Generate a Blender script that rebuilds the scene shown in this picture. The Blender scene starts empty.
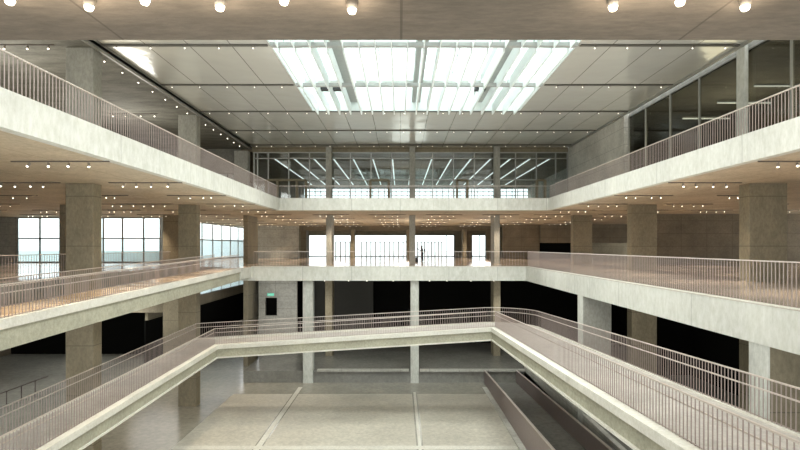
import bpy, bmesh, math, random
from mathutils import Vector, Matrix
random.seed(7)
C = bpy.context.scene.collection
F = 528.0
# ---------------------------------------------------------------- materials
def newmat(name):
    m = bpy.data.materials.new(name); m.use_nodes = True
    nt = m.node_tree; b = nt.nodes['Principled BSDF']
    return m, nt, b
def N(nt, t, **k):
    n = nt.nodes.new(t)
    for a, v in k.items(): setattr(n, a, v)
    return n
def concrete(name, col, dark=0.7, light=1.15, rough=0.75, scale=0.6, bump=0.25, spec=0.3, panels=None, rough2=None, stretch=(1,1,1), ov=.42):
    m, nt, b = newmat(name); L = nt.links.new
    geo = N(nt, 'ShaderNodeNewGeometry')
    mp = N(nt, 'ShaderNodeMapping'); mp.inputs['Scale'].default_value = stretch
    L(geo.outputs['Position'], mp.inputs['Vector'])
    n1 = N(nt, 'ShaderNodeTexNoise'); n1.inputs['Scale'].default_value = scale; n1.inputs['Detail'].default_value = 8; n1.inputs['Roughness'].default_value = .65
    n2 = N(nt, 'ShaderNodeTexNoise'); n2.inputs['Scale'].default_value = scale*14; n2.inputs['Detail'].default_value = 5; n2.inputs['Roughness'].default_value = .75
    L(mp.outputs[0], n1.inputs['Vector']); L(mp.outputs[0], n2.inputs['Vector'])
    r = N(nt, 'ShaderNodeValToRGB')
    r.color_ramp.elements[0].position = .3; r.color_ramp.elements[1].position = .72
    r.color_ramp.elements[0].color = (*[c*dark for c in col], 1); r.color_ramp.elements[1].color = (*[min(1, c*light) for c in col], 1)
    L(n1.outputs['Fac'], r.inputs['Fac'])
    mx = N(nt, 'ShaderNodeMix', data_type='RGBA', blend_type='OVERLAY'); mx.inputs['Factor'].default_value = ov
    r2 = N(nt, 'ShaderNodeValToRGB'); r2.color_ramp.elements[0].position = .35; r2.color_ramp.elements[1].position = .65
    r2.color_ramp.elements[0].color = (.3,.3,.3,1); r2.color_ramp.elements[1].color = (.68,.68,.68,1)
    L(n2.outputs['Fac'], r2.inputs['Fac'])
    L(r.outputs['Color'], mx.inputs['A']); L(r2.outputs['Color'], mx.inputs['B'])
    out = mx.outputs['Result']
    if panels:                                     # formwork joints: (axis u, axis v, panel u, panel v)
        u, v, pu, pv = panels
        sp = N(nt, 'ShaderNodeSeparateXYZ'); L(geo.outputs['Position'], sp.inputs[0])
        prev = None
        for ax, p in ((u, pu), (v, pv)):
            if not p: continue
            d = N(nt, 'ShaderNodeMath', operation='DIVIDE'); L(sp.outputs[ax], d.inputs[0]); d.inputs[1].default_value = p
            fr = N(nt, 'ShaderNodeMath', operation='FRACT'); L(d.outputs[0], fr.inputs[0])
            lt = N(nt, 'ShaderNodeMath', operation='LESS_THAN'); L(fr.outputs[0], lt.inputs[0]); lt.inputs[1].default_value = .035/p
            if prev is None: prev = lt.outputs[0]
            else:
                mm = N(nt, 'ShaderNodeMath', operation='MAXIMUM'); L(prev, mm.inputs[0]); L(lt.outputs[0], mm.inputs[1]); prev = mm.outputs[0]
        mj = N(nt, 'ShaderNodeMix', data_type='RGBA'); mj.inputs['B'].default_value = (*[c*.45 for c in col], 1)
        sc = N(nt, 'ShaderNodeMath', operation='MULTIPLY'); sc.inputs[1].default_value = .7; L(prev, sc.inputs[0])
        L(sc.outputs[0], mj.inputs['Factor']); L(out, mj.inputs['A']); out = mj.outputs['Result']
    L(out, b.inputs['Base Color'])
    if rough2 is None: b.inputs['Roughness'].default_value = rough
    else:
        mr = N(nt, 'ShaderNodeMapRange'); mr.inputs[1].default_value = .35; mr.inputs[2].default_value = .65
        mr.inputs[3].default_value = rough; mr.inputs[4].default_value = rough2
        L(n1.outputs['Fac'], mr.inputs[0]); L(mr.outputs[0], b.inputs['Roughness'])
    b.inputs['Specular IOR Level'].default_value = spec
    if bump:
        bp = N(nt, 'ShaderNodeBump'); bp.inputs['Strength'].default_value = bump; bp.inputs['Distance'].default_value = .03
        L(n2.outputs['Fac'], bp.inputs['Height']); L(bp.outputs[0], b.inputs['Normal'])
    return m
def plain(name, col, rough=.5, metal=0, spec=.5, var=.12):
    m, nt, b = newmat(name); L = nt.links.new
    tc = N(nt, 'ShaderNodeTexCoord'); n = N(nt, 'ShaderNodeTexNoise'); n.inputs['Scale'].default_value = 5
    L(tc.outputs['Object'], n.inputs['Vector'])
    r = N(nt, 'ShaderNodeValToRGB')
    r.color_ramp.elements[0].color = (*[c*(1-var) for c in col], 1); r.color_ramp.elements[1].color = (*[min(1, c*(1+var)) for c in col], 1)
    L(n.outputs['Fac'], r.inputs['Fac']); L(r.outputs['Color'], b.inputs['Base Color'])
    b.inputs['Roughness'].default_value = rough; b.inputs['Metallic'].default_value = metal; b.inputs['Specular IOR Level'].default_value = spec
    return m
def emit(name, col, s, sample=False):
    m, nt, b = newmat(name)
    b.inputs['Base Color'].default_value = (*col, 1); b.inputs['Emission Color'].default_value = (*col, 1); b.inputs['Emission Strength'].default_value = s
    if not sample: m.cycles.emission_sampling = 'NONE'
    return m
def glass(name, tint=(.9,.95,.95), refl=.12, rough=.02):
    m = bpy.data.materials.new(name); m.use_nodes = True; nt = m.node_tree; nt.nodes.clear(); L = nt.links.new
    o = N(nt, 'ShaderNodeOutputMaterial'); mix = N(nt, 'ShaderNodeMixShader'); t = N(nt, 'ShaderNodeBsdfTransparent'); g = N(nt, 'ShaderNodeBsdfGlossy')
    t.inputs['Color'].default_value = (*tint, 1); g.inputs['Roughness'].default_value = rough; g.inputs['Color'].default_value = (.9,.92,.92,1)
    fr = N(nt, 'ShaderNodeLayerWeight'); fr.inputs['Blend'].default_value = .5
    pw = N(nt, 'ShaderNodeMath', operation='POWER'); pw.inputs[1].default_value = 5; L(fr.outputs['Facing'], pw.inputs[0])
    ad = N(nt, 'ShaderNodeMath', operation='MULTIPLY_ADD'); ad.inputs[1].default_value = .5; ad.inputs[2].default_value = refl*.5; ad.use_clamp = True
    L(pw.outputs[0], ad.inputs[0]); L(ad.outputs[0], mix.inputs[0]); L(t.outputs[0], mix.inputs[1]); L(g.outputs[0], mix.inputs[2]); L(mix.outputs[0], o.inputs['Surface'])
    return m
M = {}
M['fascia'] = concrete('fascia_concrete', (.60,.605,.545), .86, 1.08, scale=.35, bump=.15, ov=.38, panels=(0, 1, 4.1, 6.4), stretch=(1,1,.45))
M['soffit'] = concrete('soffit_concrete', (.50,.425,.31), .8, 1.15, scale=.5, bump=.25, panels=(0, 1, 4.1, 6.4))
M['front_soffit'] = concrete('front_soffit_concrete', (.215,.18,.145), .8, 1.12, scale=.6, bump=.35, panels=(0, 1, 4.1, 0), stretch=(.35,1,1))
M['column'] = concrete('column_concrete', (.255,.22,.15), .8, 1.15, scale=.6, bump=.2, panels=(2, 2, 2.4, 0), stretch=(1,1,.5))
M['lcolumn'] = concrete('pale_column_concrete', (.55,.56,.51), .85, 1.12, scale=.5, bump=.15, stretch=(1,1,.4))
M['wall'] = concrete('wall_concrete', (.42,.41,.36), .7, 1.2, scale=.4, bump=.2, panels=(2, 0, 1.25, 2.5))
M['grey_column'] = concrete('grey_column_concrete', (.36,.355,.31), .85, 1.12, scale=.6, bump=.2, stretch=(1,1,.5))
M['lwall'] = concrete('pale_board_concrete', (.56,.55,.50), .75, 1.2, scale=.5, bump=.2, panels=(2, 0, 1.25, 2.5))
M['brown'] = concrete('brown_concrete', (.20,.165,.115), .75, 1.2, scale=.6, bump=.3, panels=(2, 0, 1.2, 2.4))
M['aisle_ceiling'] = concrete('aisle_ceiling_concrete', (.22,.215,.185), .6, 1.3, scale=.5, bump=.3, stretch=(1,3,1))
M['dim'] = plain('shade_painted_dim', (.05,.048,.04), .8)  # low light on the lower back wall put into its colour
M['black'] = plain('shade_painted_black', (.006,.006,.005), .9, spec=.05)  # shade of the unlit voids put into the wall colour
M['floor_mid'] = concrete('polished_floor', (.52,.43,.355), .9, 1.08, rough=.13, scale=.25, bump=0, spec=.6)
M['ground'] = concrete('ground_concrete', (.30,.285,.235), .8, 1.15, rough=.2, scale=.22, bump=0, spec=.5)
M['rough'] = concrete('rough_concrete', (.47,.44,.365), .8, 1.15, rough=.4, rough2=.6, scale=.3, bump=.2, spec=.35)
M['joint'] = concrete('joint_concrete', (.56,.54,.47), .9, 1.1, scale=.5, bump=.05)
M['platform'] = concrete('platform_concrete', (.21,.205,.18), .8, 1.2, rough=.22, scale=.25, bump=0, spec=.5)
M['deck'] = concrete('ramp_deck', (.48,.44,.40), .8, 1.15, rough=.4, scale=.5, bump=.1, spec=.4)
M['deck_up'] = concrete('upper_ramp_deck', (.75,.55,.35), .85, 1.1, rough=.22, rough2=.35, scale=.4, bump=.04, spec=.5)  # warm lamp light on the upper ramp put into the deck colour
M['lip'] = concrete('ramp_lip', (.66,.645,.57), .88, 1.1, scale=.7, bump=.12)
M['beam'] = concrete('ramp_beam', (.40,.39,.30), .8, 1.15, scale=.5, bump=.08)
M['rail'] = plain('railing_metal', (.36,.295,.265), .4, .3)
M['toprail'] = plain('handrail_metal', (.62,.55,.49), .35, .3)
M['dkrail'] = plain('dark_red_railing', (.06,.03,.028), .4, .3)
M['parapet'] = plain('parapet_steel', (.24,.19,.175), .4, .3)
M['frame'] = plain('window_frame_metal', (.12,.115,.10), .4, .5)
M['lframe'] = plain('pale_frame_metal', (.36,.36,.33), .4, .4)
M['slot'] = plain('ceiling_slot', (.10,.095,.08), .6)
M['track'] = plain('track_metal', (.12,.10,.085), .5, .3)
M['spot'] = plain('spot_body', (.30,.27,.23), .5, .3)
M['lens'] = emit('spot_lens', (1,.93,.78), 3.5)
M['tinylens'] = emit('tiny_spot_lens', (1,.95,.85), 1.0)
M['tube'] = emit('tube_light', (.93,.97,.95), .45)
M['fin'] = plain('louvre_white', (.74,.79,.77), .5, var=.04)
M['sbeam'] = plain('skylight_beam', (.34,.35,.33), .6)
M['sframe'] = plain('skylight_frame', (.60,.64,.63), .6)
M['blackmetal'] = plain('black_metal', (.02,.02,.02), .5)
M['glass'] = glass('clear_glass')
M['wglass'] = glass('window_glass', (.90,.95,.95), .02)
M['sglass'] = glass('skylight_glass', (.95,.99,.98), .02)
M['dglass'] = glass('dark_glass', (.55,.56,.52), .06)
M['exit'] = emit('exit_green', (.12,.60,.42), .3)
M['bldg'] = plain('outside_building', (.80,.86,.88), .9)
M['hedge'] = plain('outside_trees', (.55,.63,.62), .9)
# satin metal ceiling
m, nt, b = newmat('metal_ceiling'); L = nt.links.new
geo = N(nt, 'ShaderNodeNewGeometry'); n1 = N(nt, 'ShaderNodeTexNoise'); n1.inputs['Scale'].default_value = .45; n1.inputs['Detail'].default_value = 2
L(geo.outputs['Position'], n1.inputs['Vector'])
sp = N(nt, 'ShaderNodeSeparateXYZ'); L(geo.outputs['Position'], sp.inputs[0])
dv = N(nt, 'ShaderNodeMath', operation='DIVIDE'); L(sp.outputs[0], dv.inputs[0]); dv.inputs[1].default_value = 2.05
fr = N(nt, 'ShaderNodeMath', operation='FRACT'); L(dv.outputs[0], fr.inputs[0])
lt = N(nt, 'ShaderNodeMath', operation='LESS_THAN'); L(fr.outputs[0], lt.inputs[0]); lt.inputs[1].default_value = .022
mx = N(nt, 'ShaderNodeMix', data_type='RGBA'); mx.inputs['A'].default_value = (.80,.80,.74,1); mx.inputs['B'].default_value = (.30,.29,.26,1)
L(lt.outputs[0], mx.inputs['Factor']); L(mx.outputs['Result'], b.inputs['Base Color'])
bp = N(nt, 'ShaderNodeBump'); bp.inputs['Strength'].default_value = .5; bp.inputs['Distance'].default_value = .12; L(n1.outputs['Fac'], bp.inputs['Height']); L(bp.outputs[0], b.inputs['Normal'])
b.inputs['Metallic'].default_value = .4; b.inputs['Roughness'].default_value = .15
M['metal_ceiling'] = m

# ---------------------------------------------------------------- mesh helpers
class MB:
    def __init__(s): s.v = []; s.f = []; s.mi = []; s.m = 0
    def hexa(s, p):                     # 8 corners: bottom 4 (ccw), top 4
        k = len(s.v); s.v += [tuple(q) for q in p]
        for f in ((3,2,1,0),(4,5,6,7),(0,1,5,4),(1,2,6,5),(2,3,7,6),(3,0,4,7)): s.f.append(tuple(k+i for i in f)); s.mi.append(s.m)
        return s
    def box(s, x0, x1, y0, y1, z0, z1):
        return s.hexa([(x0,y0,z0),(x1,y0,z0),(x1,y1,z0),(x0,y1,z0),(x0,y0,z1),(x1,y0,z1),(x1,y1,z1),(x0,y1,z1)])
    def bar(s, a, b, w, h):             # box swept between two points, w across (horizontal), h vertical
        a = Vector(a); b = Vector(b); d = b-a; hd = Vector((d.x, d.y, 0))
        n = Vector((-hd.y, hd.x, 0)).normalized()*w/2 if hd.length > 1e-6 else Vector((w/2,0,0)); u = Vector((0,0,h/2))
        if hd.length <= 1e-6: u = Vector((0,h/2,0))
        return s.hexa([a-n-u, a+n-u, b+n-u, b-n-u, a-n+u, a+n+u, b+n+u, b-n+u])
    def tube(s, a, b, r0, r1=None, seg=10):
        r1 = r0 if r1 is None else r1
        a = Vector(a); b = Vector(b); d = (b-a).normalized(); q = d.to_track_quat('Z','Y'); k = len(s.v)
        for c, r in ((a, r0), (b, r1)):
            for i in range(seg):
                t = 2*math.pi*i/seg; s.v.append(tuple(c + q @ Vector((r*math.cos(t), r*math.sin(t), 0))))
        for i in range(seg):
            j = (i+1) % seg; s.f.append((k+i, k+j, k+seg+j, k+seg+i)); s.mi.append(s.m)
        s.f.append(tuple(k+i for i in reversed(range(seg)))); s.mi.append(s.m)
        s.f.append(tuple(k+seg+i for i in range(seg))); s.mi.append(s.m)
        return s
    def poly(s, pts, z0, z1):           # vertical prism over a plan polygon, z0/z1 numbers or per-vertex lists
        n = len(pts); k = len(s.v)
        zl = z0 if isinstance(z0, list) else [z0]*n; zh = z1 if isinstance(z1, list) else [z1]*n
        s.v += [(p[0], p[1], z) for p, z in zip(pts, zl)] + [(p[0], p[1], z) for p, z in zip(pts, zh)]
        s.f.append(tuple(k+i for i in reversed(range(n)))); s.mi.append(s.m); s.f.append(tuple(k+n+i for i in range(n))); s.mi.append(s.m)
        for i in range(n):
            j = (i+1) % n; s.f.append((k+i, k+j, k+n+j, k+n+i)); s.mi.append(s.m)
        return s
    def build(s, name, mats, parent=None, smooth=False):
        me = bpy.data.meshes.new(name); me.from_pydata(s.v, [], s.f); 
        if not isinstance(mats, (list, tuple)): mats = [mats]
        for mm in mats: me.materials.append(mm)
        for p, i in zip(me.polygons, s.mi): p.material_index = i; p.use_smooth = smooth
        bm = bmesh.new(); bm.from_mesh(me); bmesh.ops.recalc_face_normals(bm, faces=bm.faces); bm.to_mesh(me); bm.free()
        o = bpy.data.objects.new(name, me); C.objects.link(o)
        if parent: o.parent = parent; o.matrix_parent_inverse = Matrix.Translation(-Vector(parent.location)) if parent.type == 'EMPTY' and not parent.rotation_euler.z else Matrix()
        return o
def tag(o, label, cat, group=None, kind=None):
    if label: o['label'] = label
    if cat: o['category'] = cat
    if group: o['group'] = group
    if kind: o['kind'] = kind
    return o
def struct(name, mb, mat, parent=None, label=None, cat=None):
    o = mb.build(name, mat, parent)
    o['kind'] = 'structure'
    if label: o['label'] = label
    if cat: o['category'] = cat
    return o
def empty(name, loc, label=None, cat=None, group=None, kind=None):
    o = bpy.data.objects.new(name, None); o.location = loc; o.empty_display_size = .2; C.objects.link(o); tag(o, label, cat, group, kind); return o
def B(*a): return MB().box(*a)
ORD = ['first','second','third','fourth','fifth','sixth','seventh','eighth','ninth','tenth','eleventh','twelfth']

# ---------------------------------------------------------------- key dimensions (eye = 0)
ZM, ZMB = -1.7, -2.88         # middle floor top / underside
ZU, ZUB = 4.06, 3.05          # upper floor top / underside
ZR = 9.75                     # metal ceiling
ZP, ZG = -10.6, -11.6         # raised lower floor / hall floor
XL, XR = -10.15, 12.45        # upper balcony edges
XRM = 10.6                    # middle right edge
YB = 44.4                     # back edges
COLY = (25.4, 38.3, 51.2)

# ---------------------------------------------------------------- floors and slabs
def slab(name, mb_top, mb_body, topmat, bodymat, label, cat='floor'):
    o = struct(name, mb_body, bodymat); tag(o, label, cat)
    t = mb_top.build('floor_finish', topmat, o); return o
# middle level
struct('floor_middle', MB().box(XRM,42,-4,YB,ZM-.02,ZM).box(-12.5,42,YB,95,ZM-.02,ZM).box(-18.8,-12.5,44.4,95,ZM-.02,ZM).box(-14.4,-12.5,41.5,44.4,ZM-.02,ZM).box(-24.9,-18.8,55,95,ZM-.02,ZM).box(-42,-18.8,-4,55,ZM-.02,ZM)
    , M['floor_mid'], label='polished pale middle floor around the open hall', cat='floor')
struct('trim_1', MB().box(-14.4,XRM,YB,YB+.35,ZMB,ZM-.02).box(-14.4,-12.5,41.5,YB,ZMB+.3,ZM-.02), M['fascia'], label='pale concrete edge band of the middle floor across the back of the hall', cat='slab edge')
struct('trim_12', MB().box(-12.5,XRM,YB-.02,YB+.16,ZM,ZM+.035).box(XRM-.02,XRM+.16,-4,YB-.02,ZM,ZM+.035), M['lip'], label='thin bright edge strip on the middle floor around the hall', cat='edge strip')
struct('trim_2', MB().box(XRM,XRM+.35,-4,YB+.35,ZMB,ZM-.02), M['fascia'], label='pale concrete edge band of the middle floor along the right side', cat='slab edge')
struct('ceiling_lower', MB().box(XRM+.35,42,-4,YB,ZMB+.02,ZM-.021).box(-18.8,42,YB+.35,80,ZMB+.02,ZM-.021).box(-42,-18.8,-4,55,ZMB+.02,ZM-.021), M['aisle_ceiling'], label='shadowed concrete underside of the middle floor', cat='ceiling')
# upper level
struct('trim_3', MB().box(XL,XR,YB,YB+.35,ZUB,ZU), M['fascia'], label='pale concrete balcony edge of the upper floor across the back', cat='slab edge')
struct('trim_4', MB().box(XL-.35,XL,7.8,YB+.35,ZUB,ZU), M['fascia'], label='pale concrete balcony edge of the upper floor on the left side', cat='slab edge')
struct('trim_5', MB().box(XR,XR+.35,7.8,YB+.35,ZUB,ZU), M['fascia'], label='pale concrete balcony edge of the upper floor on the right side', cat='slab edge')
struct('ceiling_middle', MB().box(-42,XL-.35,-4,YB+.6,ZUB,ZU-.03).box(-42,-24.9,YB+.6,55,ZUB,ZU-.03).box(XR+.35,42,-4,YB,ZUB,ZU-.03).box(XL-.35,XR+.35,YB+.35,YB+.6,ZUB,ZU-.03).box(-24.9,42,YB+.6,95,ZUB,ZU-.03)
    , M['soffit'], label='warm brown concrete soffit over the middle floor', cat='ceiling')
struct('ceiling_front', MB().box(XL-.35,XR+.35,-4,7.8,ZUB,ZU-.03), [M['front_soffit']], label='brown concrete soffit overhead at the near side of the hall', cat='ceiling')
# hall floor and raised lower floor
struct('floor', MB().box(-13.3,XRM,-4,45,ZG-.3,ZG).box(-42,-13.3,-4,90,ZG-.3,ZG), M['ground'], label='grey polished concrete hall floor at the lowest level', cat='floor')
tag(struct('floor_panel', MB().box(-13.1,-8.45,8,41.5,ZG,ZG+.012).box(-7.95,.95,8,41.5,ZG,ZG+.012).box(1.35,6.9,8,41.5,ZG,ZG+.012), M['rough']), 'rough pale concrete floor fields in the hall', 'floor')
tag(struct('trim_6', MB().box(-8.36,-8.04,8,43.5,ZG,ZG+.02).box(1.06,1.24,8,42,ZG,ZG+.02).box(-13.1,6.9,30.2,30.7,ZG,ZG+.016), M['joint']), 'pale joint strips dividing the hall floor', 'floor strip')
struct('floor_raised', MB().box(-13.3,42,45,60,ZP-1.3,ZP).box(XRM,42,-4,45,ZP-1.3,ZP), M['platform'], label='dark polished raised floor beside the hall', cat='floor')
struct('trim_7', MB().box(-7.05,.75,44.75,45.3,ZP-.02,ZP+.12).box(1.7,XRM,44.75,45.3,ZP-.02,ZP+.12), M['wall'], label='low pale kerb at the back of the hall floor', cat='kerb')
struct('wall_low', MB().box(XRM,XRM+.28,16.15,30.65,ZG,-9.75).box(XRM,XRM+.28,31.65,45,ZG,-9.75), M['wall'], label='low concrete wall along the right of the hall floor', cat='wall')
# ---------------------------------------------------------------- walls
struct('wall_lower_back', MB().box(-13.3,42,58,58.4,ZP,ZMB), M['black'], label='shade-painted black wall at the back of the lower level', cat='wall')
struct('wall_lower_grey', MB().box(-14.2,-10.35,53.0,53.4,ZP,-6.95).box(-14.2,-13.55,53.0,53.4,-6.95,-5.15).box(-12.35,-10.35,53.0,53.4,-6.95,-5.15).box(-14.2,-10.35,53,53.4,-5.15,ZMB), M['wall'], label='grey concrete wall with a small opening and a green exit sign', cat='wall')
struct('wall_lower_shaft', MB().box(-13.8,-12.1,54.8,55,-7.2,-5.0), M['black'], label='shade-painted black inside of the small wall opening', cat='wall')
struct('wall_lower_left', MB().box(-42,-25.3,57,57.3,ZG,ZMB).box(-25.3,-13.3,88,88.3,ZG,ZMB).box(-13.6,-13.3,60,88,ZG,ZMB), M['black'], label='shade-painted black wall of the lower left aisle', cat='wall')
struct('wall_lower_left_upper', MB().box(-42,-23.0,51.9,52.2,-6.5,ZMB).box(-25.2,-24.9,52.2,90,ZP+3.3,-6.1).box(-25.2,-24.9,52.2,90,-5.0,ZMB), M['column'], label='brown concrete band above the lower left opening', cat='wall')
struct('wall_lower_side', MB().box(-25.3,-25.15,52.2,90,ZG,-7.3), M['black'], label='shade-painted black side wall under the bright clerestory strip', cat='wall')
struct('wall_lower_dim', MB().box(-10.2,-2.9,57,57.3,ZP,ZMB), M['dim'], label='shade-painted dim grey wall behind the pale lower columns', cat='wall')
struct('wall_lower_right', MB().box(24,24.3,-4,58,ZP,ZMB).box(20.5,42,43.5,43.8,ZP,ZMB), M['black'], label='shade-painted black wall of the lower right aisle', cat='wall')
struct('wall_lower_brown', MB().box(19.5,24,12.0,12.3,ZP,ZMB), M['brown'])
# middle level walls
struct('wall_left', MB().box(-42.3,-42,-4,57.3,ZG,10), M['brown'], label='far left outer wall', cat='wall')
struct('wall_left_end', MB().box(-42,-39.9,54.9,55.2,ZM,ZUB), M['wall'], label='grey concrete wall end left of the frontal windows', cat='wall')
struct('wall_middle_grey', MB().box(-20.9,-14.9,77.6,78,ZM,ZUB), M['wall'], label='pale grey concrete wall at the back left of the middle floor', cat='wall')
struct('wall_middle_brown_right', MB().box(14.2,19.3,73,73.4,ZM,ZUB).box(19.3,42,72.5,73,.5,ZUB).box(23.8,42,49.6,50,ZM,ZUB).box(28,42,14,14.3,ZM,ZUB), M['brown'], label='dark brown concrete walls at the back right of the middle floor', cat='wall')
struct('wall_middle_recess', MB().box(19.3,27,75,75.3,ZM,ZUB), M['black'], label='shade-painted black recess at the back right of the middle floor', cat='wall')
struct('wall_middle_back', MB().box(-24.9,-15.6,90,90.3,ZM,ZUB).box(-15.6,9.3,90,90.3,2.0,ZUB).box(9.3,12.2,90,90.3,ZM,ZUB).box(12.2,15,90,90.3,2.0,ZUB).box(15,42,90,90.3,ZM,ZUB), M['column'], label='brown concrete back wall around the bright entrance glazing', cat='wall')
struct('trim_8', MB().box(-15,14,78,78.7,2.35,ZUB-.001), M['brown'], label='dark downstand beam across the back soffit', cat='beam')
struct('trim_9', MB().box(-20,24,84,84.4,2.25,ZUB-.001), M['column'], label='far downstand beam before the entrance glazing', cat='beam')
struct('wall_middle_dark', MB().box(-15,-14.2,80,82,ZM,2.6).box(9.9,10.9,80,82,ZM,2.6).box(12.8,14.2,78.7,79.4,ZM,2.6), M['brown'])
# upper level walls
struct('wall_upper_right', MB().box(16.5,16.9,38.9,51.8,ZU-.03,ZR), M['lwall'], label='grey board-marked concrete wall on the upper right', cat='wall')
struct('wall_upper_room', MB().box(24,24.3,8,52,ZU,9.4).box(16.9,24,51.4,51.8,ZU,9.4), M['brown'], label='brown wall of the room behind the upper right glazing', cat='wall')
struct('wall_upper_left', MB().box(-26,-25.7,8,51.5,ZU,9.6).box(-25.7,-15.7,52,52.3,ZU+3.2,9.6).box(-25.7,-23,52,52.3,ZU,ZU+3.2), M['aisle_ceiling'], label='shadowed wall of the upper left aisle', cat='wall')
struct('wall_upper_back', MB().box(-25,-15,82,82.3,ZU,9.3).box(-15,20,82,82.3,9.05,9.3).box(20,30,82,82.3,ZU,9.3).box(-15,20,82,82.3,ZU,4.4).box(19.8,20.1,52,82,ZU,9.3).box(-22,-21.7,52,82,ZU,9.3), M['wall'], label='walls of the long room behind the upper back glazing', cat='wall')
# ---------------------------------------------------------------- ceilings
YF = (25.5,31.75,38.0,44.25,50.5)
SX0, SX1, SY0, SY1 = -6.3, 8.6, 18.9, 38.0
struct('ceiling', MB().box(-14.5,SX0,6,52.05,ZR,ZR+.3).box(SX1,16.5,6,52.05,ZR,ZR+.3).box(SX0,SX1,SY1,52.05,ZR,ZR+.3).box(SX0,SX1,6,SY0,ZR,ZR+.3), M['metal_ceiling'], label='satin metal panel ceiling around the big skylight', cat='ceiling')
struct('ceiling_aisle', MB().box(-42,-14.5,6,55,9.6,10).box(16.9,30,6,52,9.4,10), M['aisle_ceiling'], label='rough grey concrete ceiling of the upper aisles', cat='ceiling')
struct('ceiling_back_room', MB().box(-25,30,52.1,82,9.3,9.7)  , M['brown'], label='dark ceiling of the room behind the upper back glazing', cat='ceiling')
struct('trim_11', MB().box(-14.5,16.5,51.85,52.05,9.25,9.74), M['column'], label='grey concrete lintel over the upper back glazing', cat='beam')
struct('trim_10', MB().box(-14.62,-14.5,6,51.2,9.45,9.85).box(16.38,16.5,6,51.2,9.6,9.85), M['lframe'], label='thin metal edge trim along both sides of the panel ceiling', cat='ceiling trim')
# ---------------------------------------------------------------- skylight
sk = empty('skylight', (1.15, 28.4, ZR), 'large white louvred skylight in the metal ceiling over the hall', 'skylight')
mb = MB()
for a in ((SX0-.02,SX0+.06,SY0,SY1),(SX1-.06,SX1+.02,SY0,SY1),(SX0,SX1,SY1-.08,SY1),(SX0,SX1,SY0,SY0+.08)): mb.box(*a, ZR, 12.6)
mb.build('curb', M['fin'], sk)
for y in (25.3, 31.6): B(SX0+.06,SX1-.06,y,y+.28,9.62,9.80).build('cross_beam', M['sbeam'], sk)
nf = 19
for i in range(nf):
    x = SX0+.45 + i*(SX1-SX0-.9)/(nf-1)
    MB().hexa([(x-.02+.0,SY0+.1,9.5),(x+.02,SY0+.1,9.5),(x+.02,25.28,9.5),(x-.02,25.28,9.5),(x-.02,SY0+.1,10.15),(x+.02,SY0+.1,10.15),(x+.02,25.28,10.15),(x-.02,25.28,10.15)]
        ).build('louvre', M['fin'], sk)
    for y0, y1 in ((25.6,31.58),(31.9,37.73)):
        MB().box(x-.04,x+.04,y0,y1,9.42,10.15).build('louvre', M['fin'], sk)
for x in (-3.3,1.15,5.6): B(x-.3,x+.3,SY0+.1,SY1-.1,10.35,11.3).build('main_beam', M['sbeam'], sk)
for y in (28.4, 34.9): B(SX0+.1,SX1-.1,y-.25,y+.25,10.9,11.25).build('main_beam', M['fin'], sk)
mb = MB()
for i in range(1, 7): y = SY0 + i*(SY1-SY0)/7; mb.box(SX0+.06,SX1-.06,y-.05,y+.05,11.85,12.05)
for i in range(1, 6): x = SX0 + i*(SX1-SX0)/6; mb.box(x-.05,x+.05,SY0+.1,SY1-.1,12.05,12.25)
mb.build('glazing_bars', M['sframe'], sk)
B(SX0,SX1,SY0,SY1,12.3,12.34).build('pane', M['sglass'], sk)
for x, y in ((-4.9,33.4),(-4.1,33.4),(5.1,33.4)):
    MB().box(x-.35,x+.35,y,y+.5,9.95,10.3).build('projector_box', M['blackmetal'], sk)
# ---------------------------------------------------------------- ceiling slots with tiny spots
mbh = MB(); mbh.m = 0; mbh.tube((0,0,0),(0,0,-.12),.04,.04,8); mbh.m = 1; mbh.tube((0,0,-.12),(0,-.02,-.17),.045,.03,8)
tiny = mbh.build('tiny_spot_source', [M['spot'], M['tinylens']]); tiny_me = tiny.data; bpy.data.objects.remove(tiny)
for k, y in enumerate(YF):
    segs = [(-14.4,16.4)] if y > SY1-.1 else [(-14.4,SX0-.1),(SX1+.1,16.4)]
    for j, (a, c) in enumerate(segs):
        side = 'right across the back' if len(segs) == 1 else ('left of the skylight' if j == 0 else 'right of the skylight')
        t = empty('ceiling_channel', ((a+c)/2, y, ZR), f'dark lighting channel {side}, {ORD[k]} from the front in the metal ceiling' if len(segs)==2 else f'dark full-width lighting channel in the metal ceiling, {["nearest","middle","farthest"][k-2]} one behind the skylight', 'lighting channel', 'dark lighting channels in the metal ceiling')
        MB().box(a,c,y-.09,y+.09,ZR-.07,ZR-.005).build('channel', M['slot'], t)
        n = int((c-a)/1.35)
        for i in range(n):
            o = bpy.data.objects.new('spot', tiny_me); C.objects.link(o); o.parent = t; o.location = (a+.7+i*(c-a-1.4)/max(1,n-1)-t.location.x, 0, -.07)
            o.scale = (.8,.8,.8)
# ---------------------------------------------------------------- columns
def column(x0,x1,y0,y1,z0,z1,label,mat='column',group='concrete columns', painted_lit_side=False):
    cx, cy = (x0+x1)/2, (y0+y1)/2
    e = .03
    z1 -= .006
    pts = [(x0+e,y0),(x1-e,y0),(x1,y0+e),(x1,y1-e),(x1-e,y1),(x0+e,y1),(x0,y1-e),(x0,y0+e)]
    mb = MB(); mb.poly(pts, z0, z1)
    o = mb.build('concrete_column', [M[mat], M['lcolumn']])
    if painted_lit_side:  # light falling on the hall-facing side is put into its colour
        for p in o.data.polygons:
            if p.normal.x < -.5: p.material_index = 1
    return tag(o, label, 'column', group, 'thing')
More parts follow.
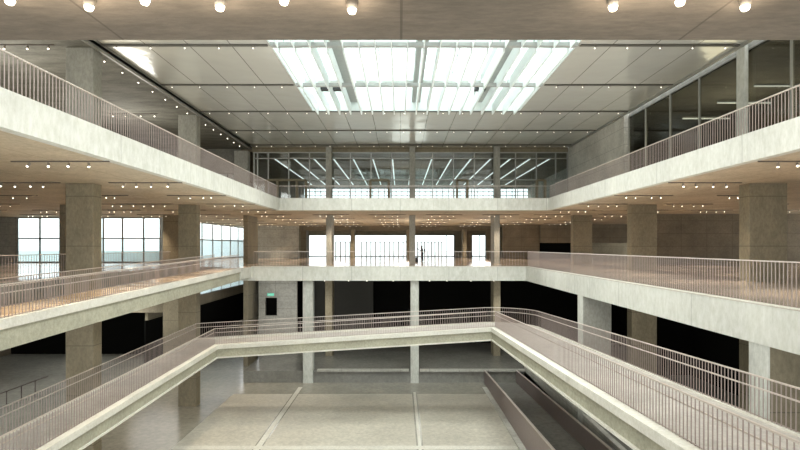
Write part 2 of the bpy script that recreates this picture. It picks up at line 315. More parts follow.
# tops stop just under the soffits
LV = [('lower', ZP, ZMB+.02), ('middle', ZM, ZUB), ('upper', ZU-.03, 9.6)]
near = ['nearest', 'middle', 'farthest']
for i, y in enumerate(COLY):
    # left columns run clear through the void
    if i < 2:
        column(-16.1,-14.76,y,y+.75,ZG,ZUB,f'tall brown concrete column left of the hall behind the ramps, {near[i] if i==0 else "second"} one', group='tall left columns')
    else:
        column(-15.2,-14.75,y,y+3.6,ZM,ZUB,'brown concrete column at the back left corner of the middle floor')
        column(-15.2,-14.75,y,y+3.6,ZG,ZMB,'dark concrete column at the back left corner under the middle floor')
    column(-16.1,-14.76,y,y+.75,ZU,9.58 if i < 2 else 9.29,f'grey concrete column of the upper left balcony, {near[i]} of three', 'grey_column', 'upper left columns')
    column(16.8,18.65,y,y+.78,ZM,ZUB,f'wide brown concrete column on the right of the middle floor, {near[i]} of three', group='right middle columns')
    if i < 2: column(16.8,18.65,y,y+.78,ZP,ZMB+.02,f'brown concrete column deep under the right middle floor, {near[i] if i==0 else "second"} one', group='right lower columns')
column(16.58,16.78,25.4,26.05,ZU,ZR,'pale concrete column standing before the upper right glazing', 'lcolumn')
for i, x in enumerate((-6.9, 1.2, 9.4)):
    w = ['left','centre','right'][i]
    column(x-.28,x+.28,51.2,53.1,ZM,ZUB,f'slim concrete column at the back of the middle floor, {w} of three', 'grey_column', 'slim back columns')
    column(x-.28,x+.28,51.0,51.7,ZU,ZR-.08,f'slim concrete column in the upper back glazing, {w} of three', 'grey_column', 'slim upper back columns')
    column(x-.3,x+.3,76.8,78,ZM,2.5,f'far brown column behind the slim back columns, {w} of three', group='far middle columns')
    if i != 1: column(x-.35,x+.35,51.2,52.6,ZP,ZMB,f'brown column in the dark behind the pale columns, {w} one', group='dark lower columns')
column(-8.25,-7.4,44.8,45.6,ZG,ZMB,'pale concrete column under the back edge, left of the two', 'lcolumn')
column(.9,1.6,44.8,45.6,ZG,ZMB,'pale concrete column under the back edge, right of the two', 'lcolumn')
column(XRM+.02,XRM+1.7,30.7,31.6,ZG,ZMB,'column with hall-side light painted in, under the right slab edge, second from the camera', 'grey_column', painted_lit_side=True)
column(XRM+.02,XRM+1.7,15.2,16.1,ZG,ZMB,'column with hall-side light painted in, under the right slab edge, nearest one', 'column', painted_lit_side=True)
column(-24.7,-23.0,38.3,39.1,ZM,ZUB,'dark brown column seen behind the nearest tall left column')
column(-23.0,-21.4,51.2,52,ZM,ZUB,'brown column at the end of the frontal windows')
column(-23.0,-21.4,51.2,51.9,ZG,ZMB,'brown lower column at the end of the lower left opening')
# ---------------------------------------------------------------- windows
wn = [0]
def window(name_label, wall, a0, a1, z0, z1, fixed, verts, hors, fr='frame', gl='wglass', w=.07, d=.12, cat='window'):
    """wall 'x': runs along X at y=fixed ; wall 'y': runs along Y at x=fixed"""
    wn[0] += 1
    loc = ((a0+a1)/2, fixed, z0) if wall == 'x' else (fixed, (a0+a1)/2, z0)
    t = empty(f'window_{wn[0]}', loc, name_label, cat, kind='structure')
    mb = MB()
    def bx(u0,u1,v0,v1):
        if wall == 'x': mb.box(u0,u1,fixed-d/2,fixed+d/2,v0,v1)
        else: mb.box(fixed-d/2,fixed+d/2,u0,u1,v0,v1)
    bx(a0,a1,z0,z0+w); bx(a0,a1,z1-w,z1); bx(a0,a0+w,z0+w,z1-w); bx(a1-w,a1,z0+w,z1-w)
    for v in verts: bx(v-w/2,v+w/2,z0+w,z1-w)
    for h in hors: bx(a0+w,a1-w,h-w/2,h+w/2)
    mb.build('window_frame', M[fr], t)
    g = MB()
    if wall == 'x': g.box(a0,a1,fixed+.0,fixed+.012,z0,z1)
    else: g.box(fixed,fixed+.012,a0,a1,z0,z1)
    g.build('pane', M[gl], t)
    return t
window('tall bright windows at the far left of the middle floor', 'x', -39.9,-24.9,ZM,ZUB,55.0,[-37.5,-35.4,-33.2,-30.9,-28.9,-26.7],[.83], w=.14, fr='lframe')
window('bright side windows behind the second left column', 'y', 55.2,90,ZM,ZUB,-24.9,[58.9,62.6,66.4,70.2,73.8,77.5,81.2,85],[.85], w=.16, fr='lframe')
window('bright clerestory strip under the middle floor at back left', 'y', 52.4,90,-6.1,-5.0,-25.0,[58,62,66,70,74,78,82,86],[], fr='lframe', w=.12)
window('bright entrance glazing at the far back of the middle floor', 'x', -15.6,9.3,ZM,2.0,90.1,[-12.4,-7.7,2.2,7.9],[], fr='frame', gl='wglass', w=.12)
window('small bright glazing right of the entrance', 'x', 12.2,15,ZM,2.0,90.1,[13.6],[], w=.12)
window('floor to ceiling glass partition at the back of the upper floor', 'x', -14.4,16.5,ZU,9.28,51.9,[-14.0,-12.95,-10.93,-8.9,-4.87,-2.85,-.83,3.22,5.25,7.3,11.35,13.4,15.3],[6.55,8.65], fr='lframe', gl='glass', w=.1)
window('gridded bright windows at the far end of the upper back room', 'x', -15,20,4.4,9.05,82,[-15+.9*i for i in range(1,39)],[5.2,6.1,7.0,7.9,8.5], fr='lframe', gl='wglass', w=.12)
window('dark framed glass wall on the upper right', 'y', 12,38.9,ZU,9.58,16.86,[16.4,19.6,22.7,26.2,29.7,32.9,36.2],[], fr='lframe', gl='dglass', w=.1)
window('window slit at the end of the upper left aisle', 'x', -23,-15.8,ZU,ZU+3.2,52.1,[-21,-19,-17],[5.4], w=.1)
for k, (a, c, n) in enumerate(((-10.9,-8.5,3),(-6.5,1.3,10),(3.0,7.1,7))):
    dn = empty(f'door_{k+5}', ((a+c)/2, 89.6, ZM), f'dark framed entrance doors at the far back, {ORD[k]} bank from the left', 'door', kind='structure')
    mb = MB()
    for i in range(n+1): x = a+(c-a)*i/n; mb.box(x-.09,x+.09,89.55,89.75,ZM,.7)
    mb.box(a-.09,c+.09,89.55,89.75,.7,.86); mb.build('door_frame', M['lframe'], dn)
# inner door posts of the upper glass partition
for k, xs in enumerate(((-13.1,-12.0,-10.1,-9.2),(-2.9,-1.1),(5.6,6.6),(13.4,14.2))):
    dn = empty(f'door_{k+1}', (sum(xs)/len(xs), 51.7, ZU), f'glass doors in the upper back partition, {ORD[k]} pair from the left', 'door', kind='structure')
    mb = MB()
    for x in xs: mb.box(x-.12,x+.12,51.62,51.8,ZU,6.5)
    mb.box(min(xs),max(xs),51.62,51.8,6.4,6.6); mb.build('door_frame', M['column'], dn)
# outside
tag(B(-75,-27,92,100,-12,1.2).build('building', M['bldg']), 'pale building seen outside through the left windows', 'building')
tag(B(-52,-28,70,74,-12,-.6).build('hedge', M['hedge']), 'pale grey-green hedge outside the left windows', 'hedge')
# exit sign and lit things below
ex = empty('exit_sign', (-13.0,52.95,-4.75), 'green lit exit sign above the small opening in the grey wall', 'sign')
B(-13.3,-12.65,52.93,52.99,-4.95,-4.7).build('sign_box', M['exit'], ex)
MB().box(-13.2,-13.0,52.91,52.93,-4.87,-4.8).box(-12.95,-12.75,52.91,52.93,-4.87,-4.84).build('sign_mark', M['fin'], ex)
# ---------------------------------------------------------------- strip lights
def strip(a, b, label, group, w=.13):
    c = (Vector(a)+Vector(b))/2
    t = empty('strip_light', c, label, 'strip light', group)
    MB().bar(Vector(a)+Vector((0,0,.08)), Vector(b)+Vector((0,0,.08)), w*.8, .08).build('housing', M['lframe'], t)
    MB().bar(a, b, w, .07).build('tube', M['tube'], t)
xs = [1.25+2.02*i for i in range(-7,8)]
for i, x in enumerate(xs):
    strip((x,54,9.0),(x,77,9.0), f'long white strip light behind the upper back glass, {ORD[i] if i<12 else ["thirteenth","fourteenth","fifteenth"][i-12]} from the left', 'strip lights in the upper back room')
for i, (x, y, z) in enumerate(((19.0,35.5,8.6),(19.0,31.6,8.6),(19.0,28.3,8.6),(19.0,24.6,8.6))):
    strip((x,y,z),(x+3.2,y,z), f'white strip light behind the upper right glass, {ORD[i]} from the back', 'strip lights in the upper right room', .1)
# ---------------------------------------------------------------- railings
bar_me = B(-.008,.008,-.011,.011,0,1).build('baluster_source', M['rail']); me_bar = bar_me.data; bpy.data.objects.remove(bar_me)
dark_bar = B(-.02,.02,-.02,.02,0,1).build('baluster_source', M['dkrail']); me_dbar = dark_bar.data; bpy.data.objects.remove(dark_bar)
def railing(path, label, h=1.05, pitch=.16, hand=0, dark=False, group=None, zb=.03):
    """path: list of base points. hand: side (+1/-1) on which the inner handrail stands"""
    P = [Vector(p) for p in path]
    base = P[0].copy()
    t = empty('railing', base, label, 'railing', group)
    rm, tm = (M['dkrail'], M['dkrail']) if dark else (M['rail'], M['toprail'])
    up = Vector((0,0,1))
    tr, br, hr = MB(), MB(), MB()
    for a, b in zip(P, P[1:]):
        tr.bar(a+up*h, b+up*h, .055, .035); br.bar(a+up*zb, b+up*zb, .025, .02)
        if hand:
            d = (b-a); n = Vector((-d.y, d.x, 0)).normalized()*.08*hand
            hr.bar(a+up*(h-.28)+n, b+up*(h-.28)+n, .035, .035)
    tr.build('top_rail', tm, t); br.build('bottom_rail', rm, t)
    if hand: hr.build('handrail', tm, t)
    pts = []
    for a, b in zip(P, P[1:]):
        d = b-a; ln = Vector((d.x,d.y,0)).length; n = max(1, round(ln/pitch)); ang = math.atan2(d.y, d.x)
        for i in range(n):
            pts.append((a + d*(i/n), ang))
    def vis(p):
        if p.y < 1: return 0
        px = 400+p.x*F/p.y; py = 246.5-(p.z+.5)*F/p.y
        return 1/p.y if -5 < px < 805 and -10 < py < 460 else 0
    pts.sort(key=lambda q: -vis(q[0]))
    pts = [q for q in pts if q[0].y > -1]
    for p, ang in pts[:100]:
        o = bpy.data.objects.new('baluster', me_dbar if dark else me_bar); C.objects.link(o); o.parent = t
        o.location = p - base; o.rotation_euler = (0,0,ang+math.pi/2 if False else ang); o.scale = (1,1,h)
    if len(pts) > 100:
        mb = MB()
        for p, ang in pts[100:]:
            c, s = math.cos(ang), math.sin(ang); w, dd = .007, .010
            q = [(p.x+c*u-s*v, p.y+s*u+c*v) for u, v in ((-w,-dd),(w,-dd),(w,dd),(-w,dd))]
            mb.poly(q, p.z, p.z+h)
        o = mb.build('baluster', rm, t); o['kind'] = 'stuff'
    return t
railing([(XL-.2,8.2,ZU),(XL-.2,YB+.2,ZU)], 'long brown metal railing on the upper left balcony edge')
railing([(XL-.1,YB+.2,ZU),(XR+.1,YB+.2,ZU)], 'brown metal railing on the upper back balcony edge', pitch=.24)
railing([(XR+.2,YB+.2,ZU),(XR+.2,8.2,ZU)], 'long brown metal railing on the upper right balcony edge')
railing([(-12.35,YB+.2,ZM),(XRM+.1,YB+.2,ZM)], 'pinkish metal railing along the back edge of the middle floor', h=1.27, pitch=.24)
railing([(XRM+.2,YB+.2,ZM),(XRM+.2,4,ZM)], 'pinkish metal railing along the right edge of the middle floor', h=1.27)
railing([(-18.95,8,ZM),(-18.95,43.5,ZM)], 'metal railing on the left middle floor behind the tall columns', h=1.27, pitch=.2)
# ---------------------------------------------------------------- ramps
def lerp(a,b,t): return a+(b-a)*t
def flight(mbd, mbl, mbb, A, Bq, inner_lip, th=.22, beam_h=.62, lip=.42):
    pass
# upper left ramp: inner edge x -12.35, outer -14.35 ; z from -1.7 at y 41.5 down to -2.75 at y 2
def zl(y): return -1.7 - (41.5-y)*.0232
rp = empty('ramp', (-13.3, 2, zl(2)), 'long lit ramp rising along the left side to the middle floor', 'ramp')
y0, y1 = 2, 41.5; z0, z1 = zl(y0), zl(y1)
XI, XO = -12.3, -14.6
MB().hexa([(XO,y0,z0-.22),(XI-.3,y0,z0-.22),(XI-.3,y1,z1-.22),(XO,y1,z1-.22),(XO,y0,z0),(XI-.3,y0,z0),(XI-.3,y1,z1),(XO,y1,z1)]).build('deck', M['deck_up'], rp)
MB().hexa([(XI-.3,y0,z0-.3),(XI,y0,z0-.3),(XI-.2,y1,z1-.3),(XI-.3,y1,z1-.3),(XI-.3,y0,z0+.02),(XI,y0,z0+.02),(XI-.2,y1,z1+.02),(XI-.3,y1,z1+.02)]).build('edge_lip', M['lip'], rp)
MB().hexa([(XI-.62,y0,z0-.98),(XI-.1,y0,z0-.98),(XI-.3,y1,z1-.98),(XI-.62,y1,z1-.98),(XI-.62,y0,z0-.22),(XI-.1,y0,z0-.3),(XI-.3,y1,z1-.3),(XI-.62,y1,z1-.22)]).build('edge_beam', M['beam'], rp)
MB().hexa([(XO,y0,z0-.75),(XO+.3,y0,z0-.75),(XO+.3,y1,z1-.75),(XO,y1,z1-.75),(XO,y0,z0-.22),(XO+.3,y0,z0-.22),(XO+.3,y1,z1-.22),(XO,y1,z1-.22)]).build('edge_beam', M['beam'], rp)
railing([(XI-.22,2.2,zl(2.2)+.02),(XI-.3,41.4,zl(41.4)+.02)], 'inner metal railing of the upper left ramp with a handrail', hand=1)
railing([(XO+.08,2.2,zl(2.2)),(XO+.08,41.4,zl(41.4))], 'outer metal railing of the upper left ramp beside the tall columns', hand=-1)
# lower U-shaped ramp
ILx, IRx, IY = -12.17, 6.08, 35.3
OLx, ORx, OY = -14.6, 9.3, 38.0
zA, zB = -6.63, -5.45           # deck at left and right inner corners
def zL(y): return zA-(IY-y)*.0218
def zRt(y): return zB+(IY-y)*.0453
lr = empty('ramp', (-3, 36.5, -6.1), 'lower U-shaped concrete ramp crossing the hall in three flights', 'ramp')
def strip3(name, mat, prof, parent):
    """prof: list of (inset from inner edge, dz) rectangle (o0,o1,dz0,dz1) swept round the three flights"""
    o0,o1,d0,d1 = prof
    mb = MB()
    def P(o):   # plan points at inset o from inner edge
        k = o/(2.16); kr = o/(2.88); kc = o
        return [(ILx-o, 2, zL(2)), (ILx-o, IY+o, zA), (IRx+o, IY+o, zB), (IRx+o, 2, zRt(2))]
    a, c = P(o0), P(o1)
    for i in range(3):
        mb.hexa([(a[i][0],a[i][1],a[i][2]+d0),(a[i+1][0],a[i+1][1],a[i+1][2]+d0),(c[i+1][0],c[i+1][1],c[i+1][2]+d0),(c[i][0],c[i][1],c[i][2]+d0),
                 (a[i][0],a[i][1],a[i][2]+d1),(a[i+1][0],a[i+1][1],a[i+1][2]+d1),(c[i+1][0],c[i+1][1],c[i+1][2]+d1),(c[i][0],c[i][1],c[i][2]+d1)])
    return mb.build(name, mat, parent)
# outer outline with chamfered right corner
def arc(cx, cy, r, a0, a1, n): return [(cx+r*math.cos(lerp(a0,a1,i/n)), cy+r*math.sin(lerp(a0,a1,i/n))) for i in range(n+1)]
R = 3.2
outer = [(OLx,2,zL(2)), (OLx,OY-.2,zA)]
outer += [(x,y,z) for (x,y),z in zip([(OLx+.2,OY)], [zA])]
ar = arc(ORx-R, OY-R, R, math.pi/2, 0, 8)
outer += [(x, y, lerp(zB-.05, zRt(OY-R), i/8)) for i,(x,y) in enumerate(ar)]
outer += [(ORx,2,zRt(2))]
inner = [(ILx-.4,2,zL(2)), (ILx-.4,IY+.4,zA), (IRx+.4,IY+.4,zB), (IRx+.4,2,zRt(2))]
# three flights as separate decks
def deck(pts, name='flight', th=.2):
    mb = MB(); mb.poly([(p[0],p[1]) for p in pts], [p[2]-th for p in pts], [p[2] for p in pts]); return mb.build(name, M['deck'], lr)
deck([inner[0], inner[1], (ILx-.4,OY,zA), outer[2], outer[1], outer[0]][::-1])
deck([inner[1], inner[2], outer[3], (ILx-.4,OY,zA)])
mb = MB()
ro = outer[3:]
# right flight fan: quads between inner line and outer line
def zin(y): return zRt(y)
prev_i = inner[2]
for i in range(len(ro)-1):
    a, c = ro[i], ro[i+1]
    ni = (IRx+.4, min(IY+.4, c[1]), zRt(min(IY+.4,c[1])) if c[1] < IY else zB)
    if i == len(ro)-2: ni = inner[3]
    q = [prev_i, a, c, ni]
    if (Vector(prev_i)-Vector(ni)).length < 1e-4: q = [prev_i, a, c]
    mb.poly([(p[0],p[1]) for p in q], [p[2]-.2 for p in q], [p[2] for p in q]); prev_i = ni
mb.build('flight', M['deck'], lr)
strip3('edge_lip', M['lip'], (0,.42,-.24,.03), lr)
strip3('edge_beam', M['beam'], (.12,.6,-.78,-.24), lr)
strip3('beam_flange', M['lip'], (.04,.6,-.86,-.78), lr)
mb = MB()
for a, c in zip(outer, outer[1:]): mb.bar((a[0],a[1],a[2]-.1),(c[0],c[1],c[2]-.1),.16,.3)
mb.build('outer_kerb', M['lip'], lr)
B(3.6,5.1,IY+.9,IY+1.9,-6.55,-5.75).build('support_bracket', M['lcolumn'], lr)
railing([(p[0]+.0,p[1],p[2]+.03) for p in [(ILx-.34,2.2,zL(2.2)),(ILx-.34,IY+.34,zA),(IRx+.34,IY+.34,zB),(IRx+.34,2.2,zRt(2.2))]], 'inner railing of the lower U-shaped ramp, bordering the open hall', hand=1)
railing([(p[0],p[1],p[2]+.05) for p in outer], 'outer railing of the lower U-shaped ramp with a light handrail', hand=-1)
# lowest ramp with steel parapets
lo = empty('ramp', (8.6,45,ZG), 'lowest ramp with brown steel side panels starting at the hall floor', 'ramp')
def zq(y): return ZG + max(0,(44.9-y))*.05
xa, xb = 7.2, 9.9
MB().hexa([(xa,6,ZG),(xb,6,ZG),(xb,44.9,ZG),(xa,44.9,ZG),(xa,6,zq(6)),(xb,6,zq(6)),(xb,44.9,ZG+.02),(xa,44.9,ZG+.02)]).build('deck', M['platform'], lo)
for x in (xa, xb):
    MB().hexa([(x-.05,6,ZG),(x+.05,6,ZG),(x+.05,44.9,ZG),(x-.05,44.9,ZG),(x-.05,6,zq(6)+1.05),(x+.05,6,zq(6)+1.05),(x+.05,44.9,ZG+1.05),(x-.05,44.9,ZG+1.05)]).build('side_panel', M['parapet'], lo)
    MB().hexa([(x-.07,6,zq(6)+1.05),(x+.07,6,zq(6)+1.05),(x+.07,44.9,ZG+1.05),(x-.07,44.9,ZG+1.05),(x-.07,6,zq(6)+1.09),(x+.07,6,zq(6)+1.09),(x+.07,44.9,ZG+1.09),(x-.07,44.9,ZG+1.09)]).build('top_rail', M['toprail'], lo)
MB().hexa([(xa-.42,6,ZG),(xa-.05,6,ZG),(xa-.05,43.5,ZG),(xa-.42,43.5,ZG),(xa-.42,6,ZG+.3),(xa-.05,6,ZG+.3),(xa-.05,43.5,ZG+.03),(xa-.42,43.5,ZG+.03)]).build('side_kerb', M['wall'], lo)
# dark low railing in lower left aisle
railing([(-28,14,ZG),(-28,42,ZG)], 'low dark red railing in the lower left aisle', h=1.3, pitch=1.5, dark=True, zb=.35)
# ---------------------------------------------------------------- track lights
mbh = MB(); mbh.m = 0; mbh.tube((0,0,0),(0,0,-.06),.02,.02,6); mbh.tube((0,.03,-.04),(0,-.03,-.17),.045,.05,10); mbh.m = 1; mbh.tube((0,-.03,-.17),(0,-.038,-.195),.042,.028,10)
so = mbh.build('spot_head_source', [M['spot'], M['lens']]); me_spot = so.data; bpy.data.objects.remove(so)
so = B(-1.75,1.75,-.025,.025,-.04,0).build('track_source', M['track']); me_track = so.data; bpy.data.objects.remove(so)
rows = [18.8+6.3*i for i in range(10)]
cols = [(-34.5,'far left above the windows'),(-28.9,'outer left aisle'),(-23.3,'left aisle, third from the balcony'),(-17.9,'left aisle, second from the balcony'),(-12.1,'left soffit at the balcony edge'),
        (-6.6,'back soffit, left part'),(-1.2,'back soffit, left of centre'),(4.2,'back soffit, right of centre'),(9.6,'back soffit, right part'),
        (14.5,'right soffit at the balcony edge'),(20.6,'right aisle, second from the balcony'),(26,'right aisle, third from the balcony'),(31.5,'outer right aisle')]
lampn = 0
for ri, y in enumerate(rows):
    for ci, (x, w) in enumerate(cols):
        if x < -26 and y > 54: continue
        if -8 < x < 12 and y < 45: continue
        if x == -23.3 and 37 < y < 39: x = -21
        if abs(y-75.5) < 1.5 and x > 13: continue
        if y > 50 and x > 24: continue
        if abs(x)*F/y > 430: 
            continue
        t = empty('track_light', (x, y, ZUB), f'four-spot track light, {w}, {ORD[ri]} row from the front', 'track light', 'track lights under the upper floor')
        o = bpy.data.objects.new('track', me_track); C.objects.link(o); o.parent = t
        for k, dx in enumerate((-1.05,-.45,.4,1.0)):
            s = bpy.data.objects.new('spot_head', me_spot); C.objects.link(s); s.parent = t
            s.location = (dx+random.uniform(-.12,.12), 0, -.04); s.rotation_euler = (random.uniform(-.3,.35), random.uniform(-.3,.3), random.uniform(-.6,.6)); s.scale = (1,1,1) if y < 30 else (.8,.8,.8)
        if y < 78:
            l = bpy.data.lights.new('track_lamp', 'SPOT'); l.energy = 560; l.color = (1,.84,.65); l.spot_size = 1.25; l.spot_blend = .8; l.shadow_soft_size = .3
            lo_ = bpy.data.objects.new('track_lamp', l); C.objects.link(lo_); lo_.location = (x, y, ZUB-.35); lampn += 1
# row of spots beneath the aisle ceiling on the upper left
for i in range(14):
    y = 27+i*1.75
    t = empty('ceiling_spot', (-15.1, y, 9.6), f'small lit spot under the upper left aisle ceiling, {ORD[i] if i<12 else ["thirteenth","fourteenth"][i-12]} from the front', 'spotlight', 'small spots along the upper left aisle')
    s = bpy.data.objects.new('spot_head', me_spot); C.objects.link(s); s.parent = t; s.scale = (.9,.9,.9)
for k, (x, y) in enumerate(((-18.2,25.1),(-19.2,38.1))):
    t = empty('track_light', (x, y, 9.6), f'track light under the grey upper left aisle ceiling, {["nearer","farther"][k]} one', 'track light')
    o = bpy.data.objects.new('track', me_track); C.objects.link(o); o.parent = t
    for dx in (-1.5,-.6,.5,1.5):
        s = bpy.data.objects.new('spot_head', me_spot); C.objects.link(s); s.parent = t; s.location = (dx,0,-.04)
# lower level spots under the back edge
for i, x in enumerate((-6.6,-4.5,-2.9,-.6,2.6,4.1,6.2,8.2)):
    t = empty('ceiling_spot', (x, 46.2, ZMB), f'small spot under the back edge of the middle floor, {ORD[i]} from the left', 'spotlight', 'spots under the back slab edge')
    s = bpy.data.objects.new('spot_head', me_spot); C.objects.link(s); s.parent = t; s.scale = (.8,.8,.8)
# big downlights of the near soffit
for i, (px, py) in enumerate(((10,2),(89,8),(145,2),(220,8),(284,2),(352,11),(613,8),(680,3),(745,8))):
    yy = (ZUB-.12)*F/(246.5-py); x = (px-400)*yy/F
    t = empty('downlight', (x, yy, ZUB), f'bright round downlight in the near brown soffit, {ORD[i]} from the left', 'downlight', 'downlights in the near soffit')
    MB().tube((x,yy,ZUB-.1),(x,yy,ZUB),.062,.07,20).build('housing', M['spot'], t, True)
    mb = MB(); mb.tube((x,yy-.01,ZUB-.14),(x,yy,ZUB-.1),.045,.058,20); mb.build('lens', M['lens'], t)
    l = bpy.data.lights.new('downlight_lamp','POINT'); l.energy = 7; l.color = (1,.85,.65); l.shadow_soft_size = .05
    o = bpy.data.objects.new('downlight_lamp', l); C.objects.link(o); o.location = (x,yy-.05,ZUB-.3)
# ---------------------------------------------------------------- the photographer
def skin(name, verts, edges, rad, mat, parent, root=0):
    me = bpy.data.meshes.new(name); me.from_pydata(verts, edges, []); me.materials.append(mat)
    o = bpy.data.objects.new(name, me); C.objects.link(o); o.parent = parent
    sm = o.modifiers.new('skin','SKIN'); ss = o.modifiers.new('sub','SUBSURF'); ss.levels = ss.render_levels = 2
    for v, r in zip(me.skin_vertices[0].data, rad): v.radius = (r if isinstance(r, tuple) else (r, r)); v.use_root = False
    me.skin_vertices[0].data[root].use_root = True
    return o
M['cloth'] = plain('dark_clothes', (.02,.022,.026), .85)
M['trouser'] = plain('dark_trousers', (.035,.035,.045), .9)
M['skin'] = plain('skin', (.42,.27,.2), .6)
M['hair'] = plain('dark_hair', (.015,.012,.01), .7)
PY = 59.0; pz = ZM
pp = empty('person', (2.5, PY, pz), 'photographer in dark clothes standing at a camera on a tripod', 'person')
# faces left (-x) and slightly towards the hall; origin at feet
bv = [(0,0,.95),(0,0,1.12),(0.01,0,1.3),(0,0,1.45),(-.03,0,1.53),(-.05,0,1.62),(-.06,-.01,1.72),
      (-.02,.17,1.40),(-.10,.2,1.16),(-.30,.10,1.27),(-.40,.06,1.38),
      (-.02,-.17,1.40),(-.12,-.2,1.17),(-.30,-.12,1.26),(-.40,-.06,1.36),
      (0,.1,.88),(-.04,.12,.48),(0.02,.13,.08),(-.14,.14,.035),
      (0,-.1,.88),(.02,-.12,.48),(.08,-.13,.08),(-.08,-.14,.035)]
be = [(0,1),(1,2),(2,3),(3,4),(4,5),(5,6),(3,7),(7,8),(8,9),(9,10),(3,11),(11,12),(12,13),(13,14),(0,15),(15,16),(16,17),(17,18),(0,19),(19,20),(20,21),(21,22)]
br = [(.15,.18),(.11,.14),(.12,.16),(.10,.15),.055,(.085,.075),(.075,.065),.065,.05,.04,.03,.065,.05,.04,.03,.095,.065,.045,.035,.095,.065,.045,.035]
skin('body', bv, be, br, M['cloth'], pp)
skin('trousers', [bv[0],bv[15],bv[16],(bv[17][0],bv[17][1],.12),bv[19],bv[20],(bv[21][0],bv[21][1],.12)], [(0,1),(1,2),(2,3),(0,4),(4,5),(5,6)], [(.13,.16),.105,.078,.06,.105,.078,.06], M['trouser'], pp)
def ball(name, c, r, mat, parent, sc=(1,1,1), cut=None):
    bm = bmesh.new(); bmesh.ops.create_uvsphere(bm, u_segments=16, v_segments=12, radius=r)
    for v in bm.verts: v.co = Vector((v.co.x*sc[0]+c[0], v.co.y*sc[1]+c[1], v.co.z*sc[2]+c[2]))
    me = bpy.data.meshes.new(name); bm.to_mesh(me); bm.free(); me.materials.append(mat)
    for p in me.polygons: p.use_smooth = True
    o = bpy.data.objects.new(name, me); C.objects.link(o); o.parent = parent; return o
ball('face', (-.075,-.005,1.645), .088, M['skin'], pp, (1,.85,1.25))
ball('nose', (-.165,-.005,1.64), .018, M['skin'], pp)
ball('hair', (-.045,-.005,1.68), .098, M['hair'], pp, (1,.92,1.05))
for s in (1,-1):
    hx, hy, hz = -.42, .055*s, 1.38
    hv = [(hx+.03,hy,hz-.01),(hx-.02,hy,hz)]; he = [(0,1)]; hr_ = [.022,.03]
    for f in range(4):
        k = len(hv); hv += [(hx-.05,hy-.018*s,hz+.03-.018*f),(hx-.07,hy-.035*s,hz+.028-.018*f),(hx-.055,hy-.05*s,hz+.026-.018*f)]; he += [(1,k),(k,k+1),(k+1,k+2)]; hr_ += [.009,.008,.007]
    k = len(hv); hv += [(hx-.01,hy-.03*s,hz+.03),(hx-.03,hy-.045*s,hz+.045)]; he += [(1,k),(k,k+1)]; hr_ += [.010,.008]
    skin('hand', hv, he, hr_, M['skin'], pp)
bpk = MB().poly([(.10,-.15),(.27,-.13),(.30,0),(.27,.13),(.10,.15)], 1.02, 1.42).build('backpack_body', M['cloth'])
bpk.name = 'backpack'; tag(bpk, 'dark backpack on the photographer\'s back', 'backpack'); bpk.location = (2.56, PY, pz)
tp = empty('tripod', (2.02, PY, pz), 'black camera tripod in front of the photographer', 'tripod')
for a in (0.3, 2.4, 4.5):
    o = MB().tube((0,0,1.2),(.3*math.cos(a),.3*math.sin(a),0),.018,.012,8).build('leg', M['blackmetal']); o.parent = tp
o = MB().tube((0,0,1.0),(0,0,1.38),.02,.02,8).build('centre_post', M['blackmetal']); o.parent = tp
cm = empty('camera', (2.02, PY, pz+1.38), 'black camera mounted on the tripod', 'camera')
o = MB().box(-.06,.06,-.08,.08,.0,.12).build('camera_body', M['blackmetal']); o.parent = cm
o = MB().tube((-.06,0,.06),(-.2,0,.06),.04,.045,12).build('lens', M['blackmetal']); o.parent = cm
bg = empty('camera_bag', (1.78, PY-.6, pz), 'dark open camera bag on the floor beside the tripod', 'bag')
o = MB().poly([(-.2,-.14),(.2,-.14),(.23,0),(.2,.14),(-.2,.14),(-.23,0)], 0, .3).build('bag_body', M['cloth']); o.parent = bg
o = MB().hexa([(-.2,.14,.3),(.2,.14,.3),(.2,.17,.3),(-.2,.17,.3),(-.24,.2,.5),(.24,.2,.5),(.24,.23,.5),(-.24,.23,.5)]).build('flap', M['cloth']); o.parent = bg
# ---------------------------------------------------------------- light
def area(name, loc, rot, sx, sy, e, col=(1,1,1)):
    l = bpy.data.lights.new(name,'AREA'); l.shape = 'RECTANGLE'; l.size = sx; l.size_y = sy; l.energy = e; l.color = col
    o = bpy.data.objects.new(name, l); C.objects.link(o); o.location = loc; o.rotation_euler = rot; return o
area('overcast_over_skylight', (1.15, 34, 14.5), (0,0,0), 26, 34, 3300, (.96,1,1))
def lamp(kind, loc, e, col=(1,1,1), size=1.5, spot=2.7, rot=(0,0,0)):  # added fill lights without fittings, to brighten hall, aisles and rooms
    l = bpy.data.lights.new(kind.lower()+'_lamp', kind); l.energy = e; l.color = col; l.shadow_soft_size = size
    if kind == 'SPOT': l.spot_size = spot; l.spot_blend = .6
    o = bpy.data.objects.new(kind.lower()+'_lamp', l); C.objects.link(o); o.location = loc; o.rotation_euler = rot
for x in (-5, 1.15, 7.3):
    for y in (14, 22, 30, 37): lamp('SPOT', (x,y,9.3), 720, (1,.99,.95))  # added floods under the louvres, standing in for daylight
for y in (14, 26, 38): lamp('POINT', (-20,y,7), 350, (1,.97,.9), 2.2); 
for y in (18, 32): lamp('POINT', (20.5,y,6.8), 330, (1,.88,.70), 2)
for y in (12, 24, 36, 48): lamp('POINT', (-22,y,-5.8), 170, (1,.98,.92), 2.5)
lamp('POINT', (-19,68,-5.5), 200, (1,1,1), 1.5)
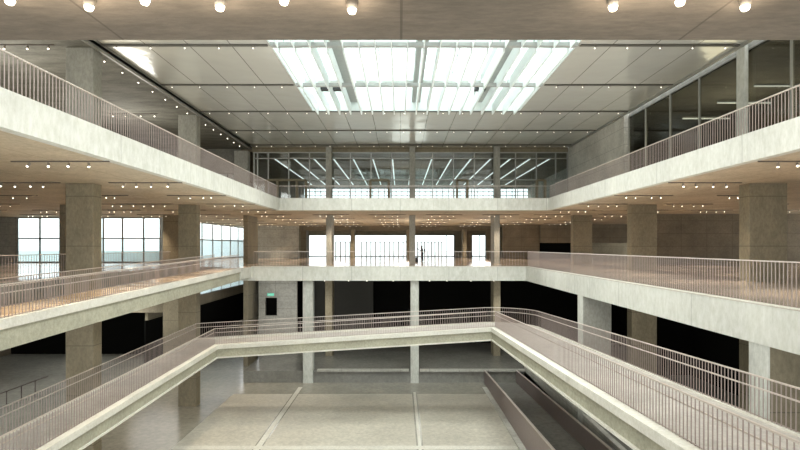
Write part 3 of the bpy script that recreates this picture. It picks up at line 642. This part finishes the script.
for x in (-5, 7):
    for y in (16, 26, 37): lamp('SPOT', (x,y,-3.5), 750, (1,1,.97), 3, 2.2, (math.pi,0,0))  # added uplights with no fitting, to brighten the metal ceiling
for y in (28, 40, 50): lamp('SPOT', (-27,y,-3.4), 900, (.95,.98,1), 1, 2.2)  # added downward fill over the lower left floor
for y in (10, 22, 34): lamp('POINT', (17,y,-5.8), 110, (1,.95,.85), 1)
for x in (-8, 1, 10): lamp('POINT', (x,63,.3), 200, (1,.94,.84), 2)
lamp('POINT', (-11.5,49,-5.5), 110, (1,1,1), .8)
for x in (-8, 2, 10): lamp('POINT', (x,50,-6), 60, (1,.98,.9), .6)
lamp('POINT', (1,62,6.6), 110, (1,.97,.9), 2.2)
w = bpy.data.worlds.new('World'); bpy.context.scene.world = w; w.use_nodes = True
nt = w.node_tree; bgn = nt.nodes['Background']; bgn.inputs['Strength'].default_value = 1.5
tc = N(nt,'ShaderNodeTexCoord'); sx = N(nt,'ShaderNodeSeparateXYZ'); nt.links.new(tc.outputs['Generated'], sx.inputs[0])
rr = N(nt,'ShaderNodeValToRGB'); rr.color_ramp.elements[0].position = .45; rr.color_ramp.elements[0].color = (.72,.74,.72,1); rr.color_ramp.elements[1].position = .53; rr.color_ramp.elements[1].color = (.93,.98,1,1)
mr = N(nt,'ShaderNodeMapRange'); mr.inputs[1].default_value = -1; mr.inputs[2].default_value = 1
nt.links.new(sx.outputs[2], mr.inputs[0]); nt.links.new(mr.outputs[0], rr.inputs['Fac']); nt.links.new(rr.outputs['Color'], bgn.inputs['Color'])
# ---------------------------------------------------------------- camera
cam = bpy.data.cameras.new('Camera'); cam.sensor_width = 36; cam.lens = 36*F/800; cam.shift_y = 21.5/800; cam.clip_end = 500
co = bpy.data.objects.new('Camera', cam); C.objects.link(co); co.location = (0,0,0); co.rotation_euler = (math.pi/2,0,0)
sc = bpy.context.scene; sc.camera = co
sc.view_settings.view_transform = 'Standard'; sc.view_settings.look = 'None'; sc.view_settings.exposure = 1.0
sc.cycles.max_bounces = 8; sc.cycles.transparent_max_bounces = 12
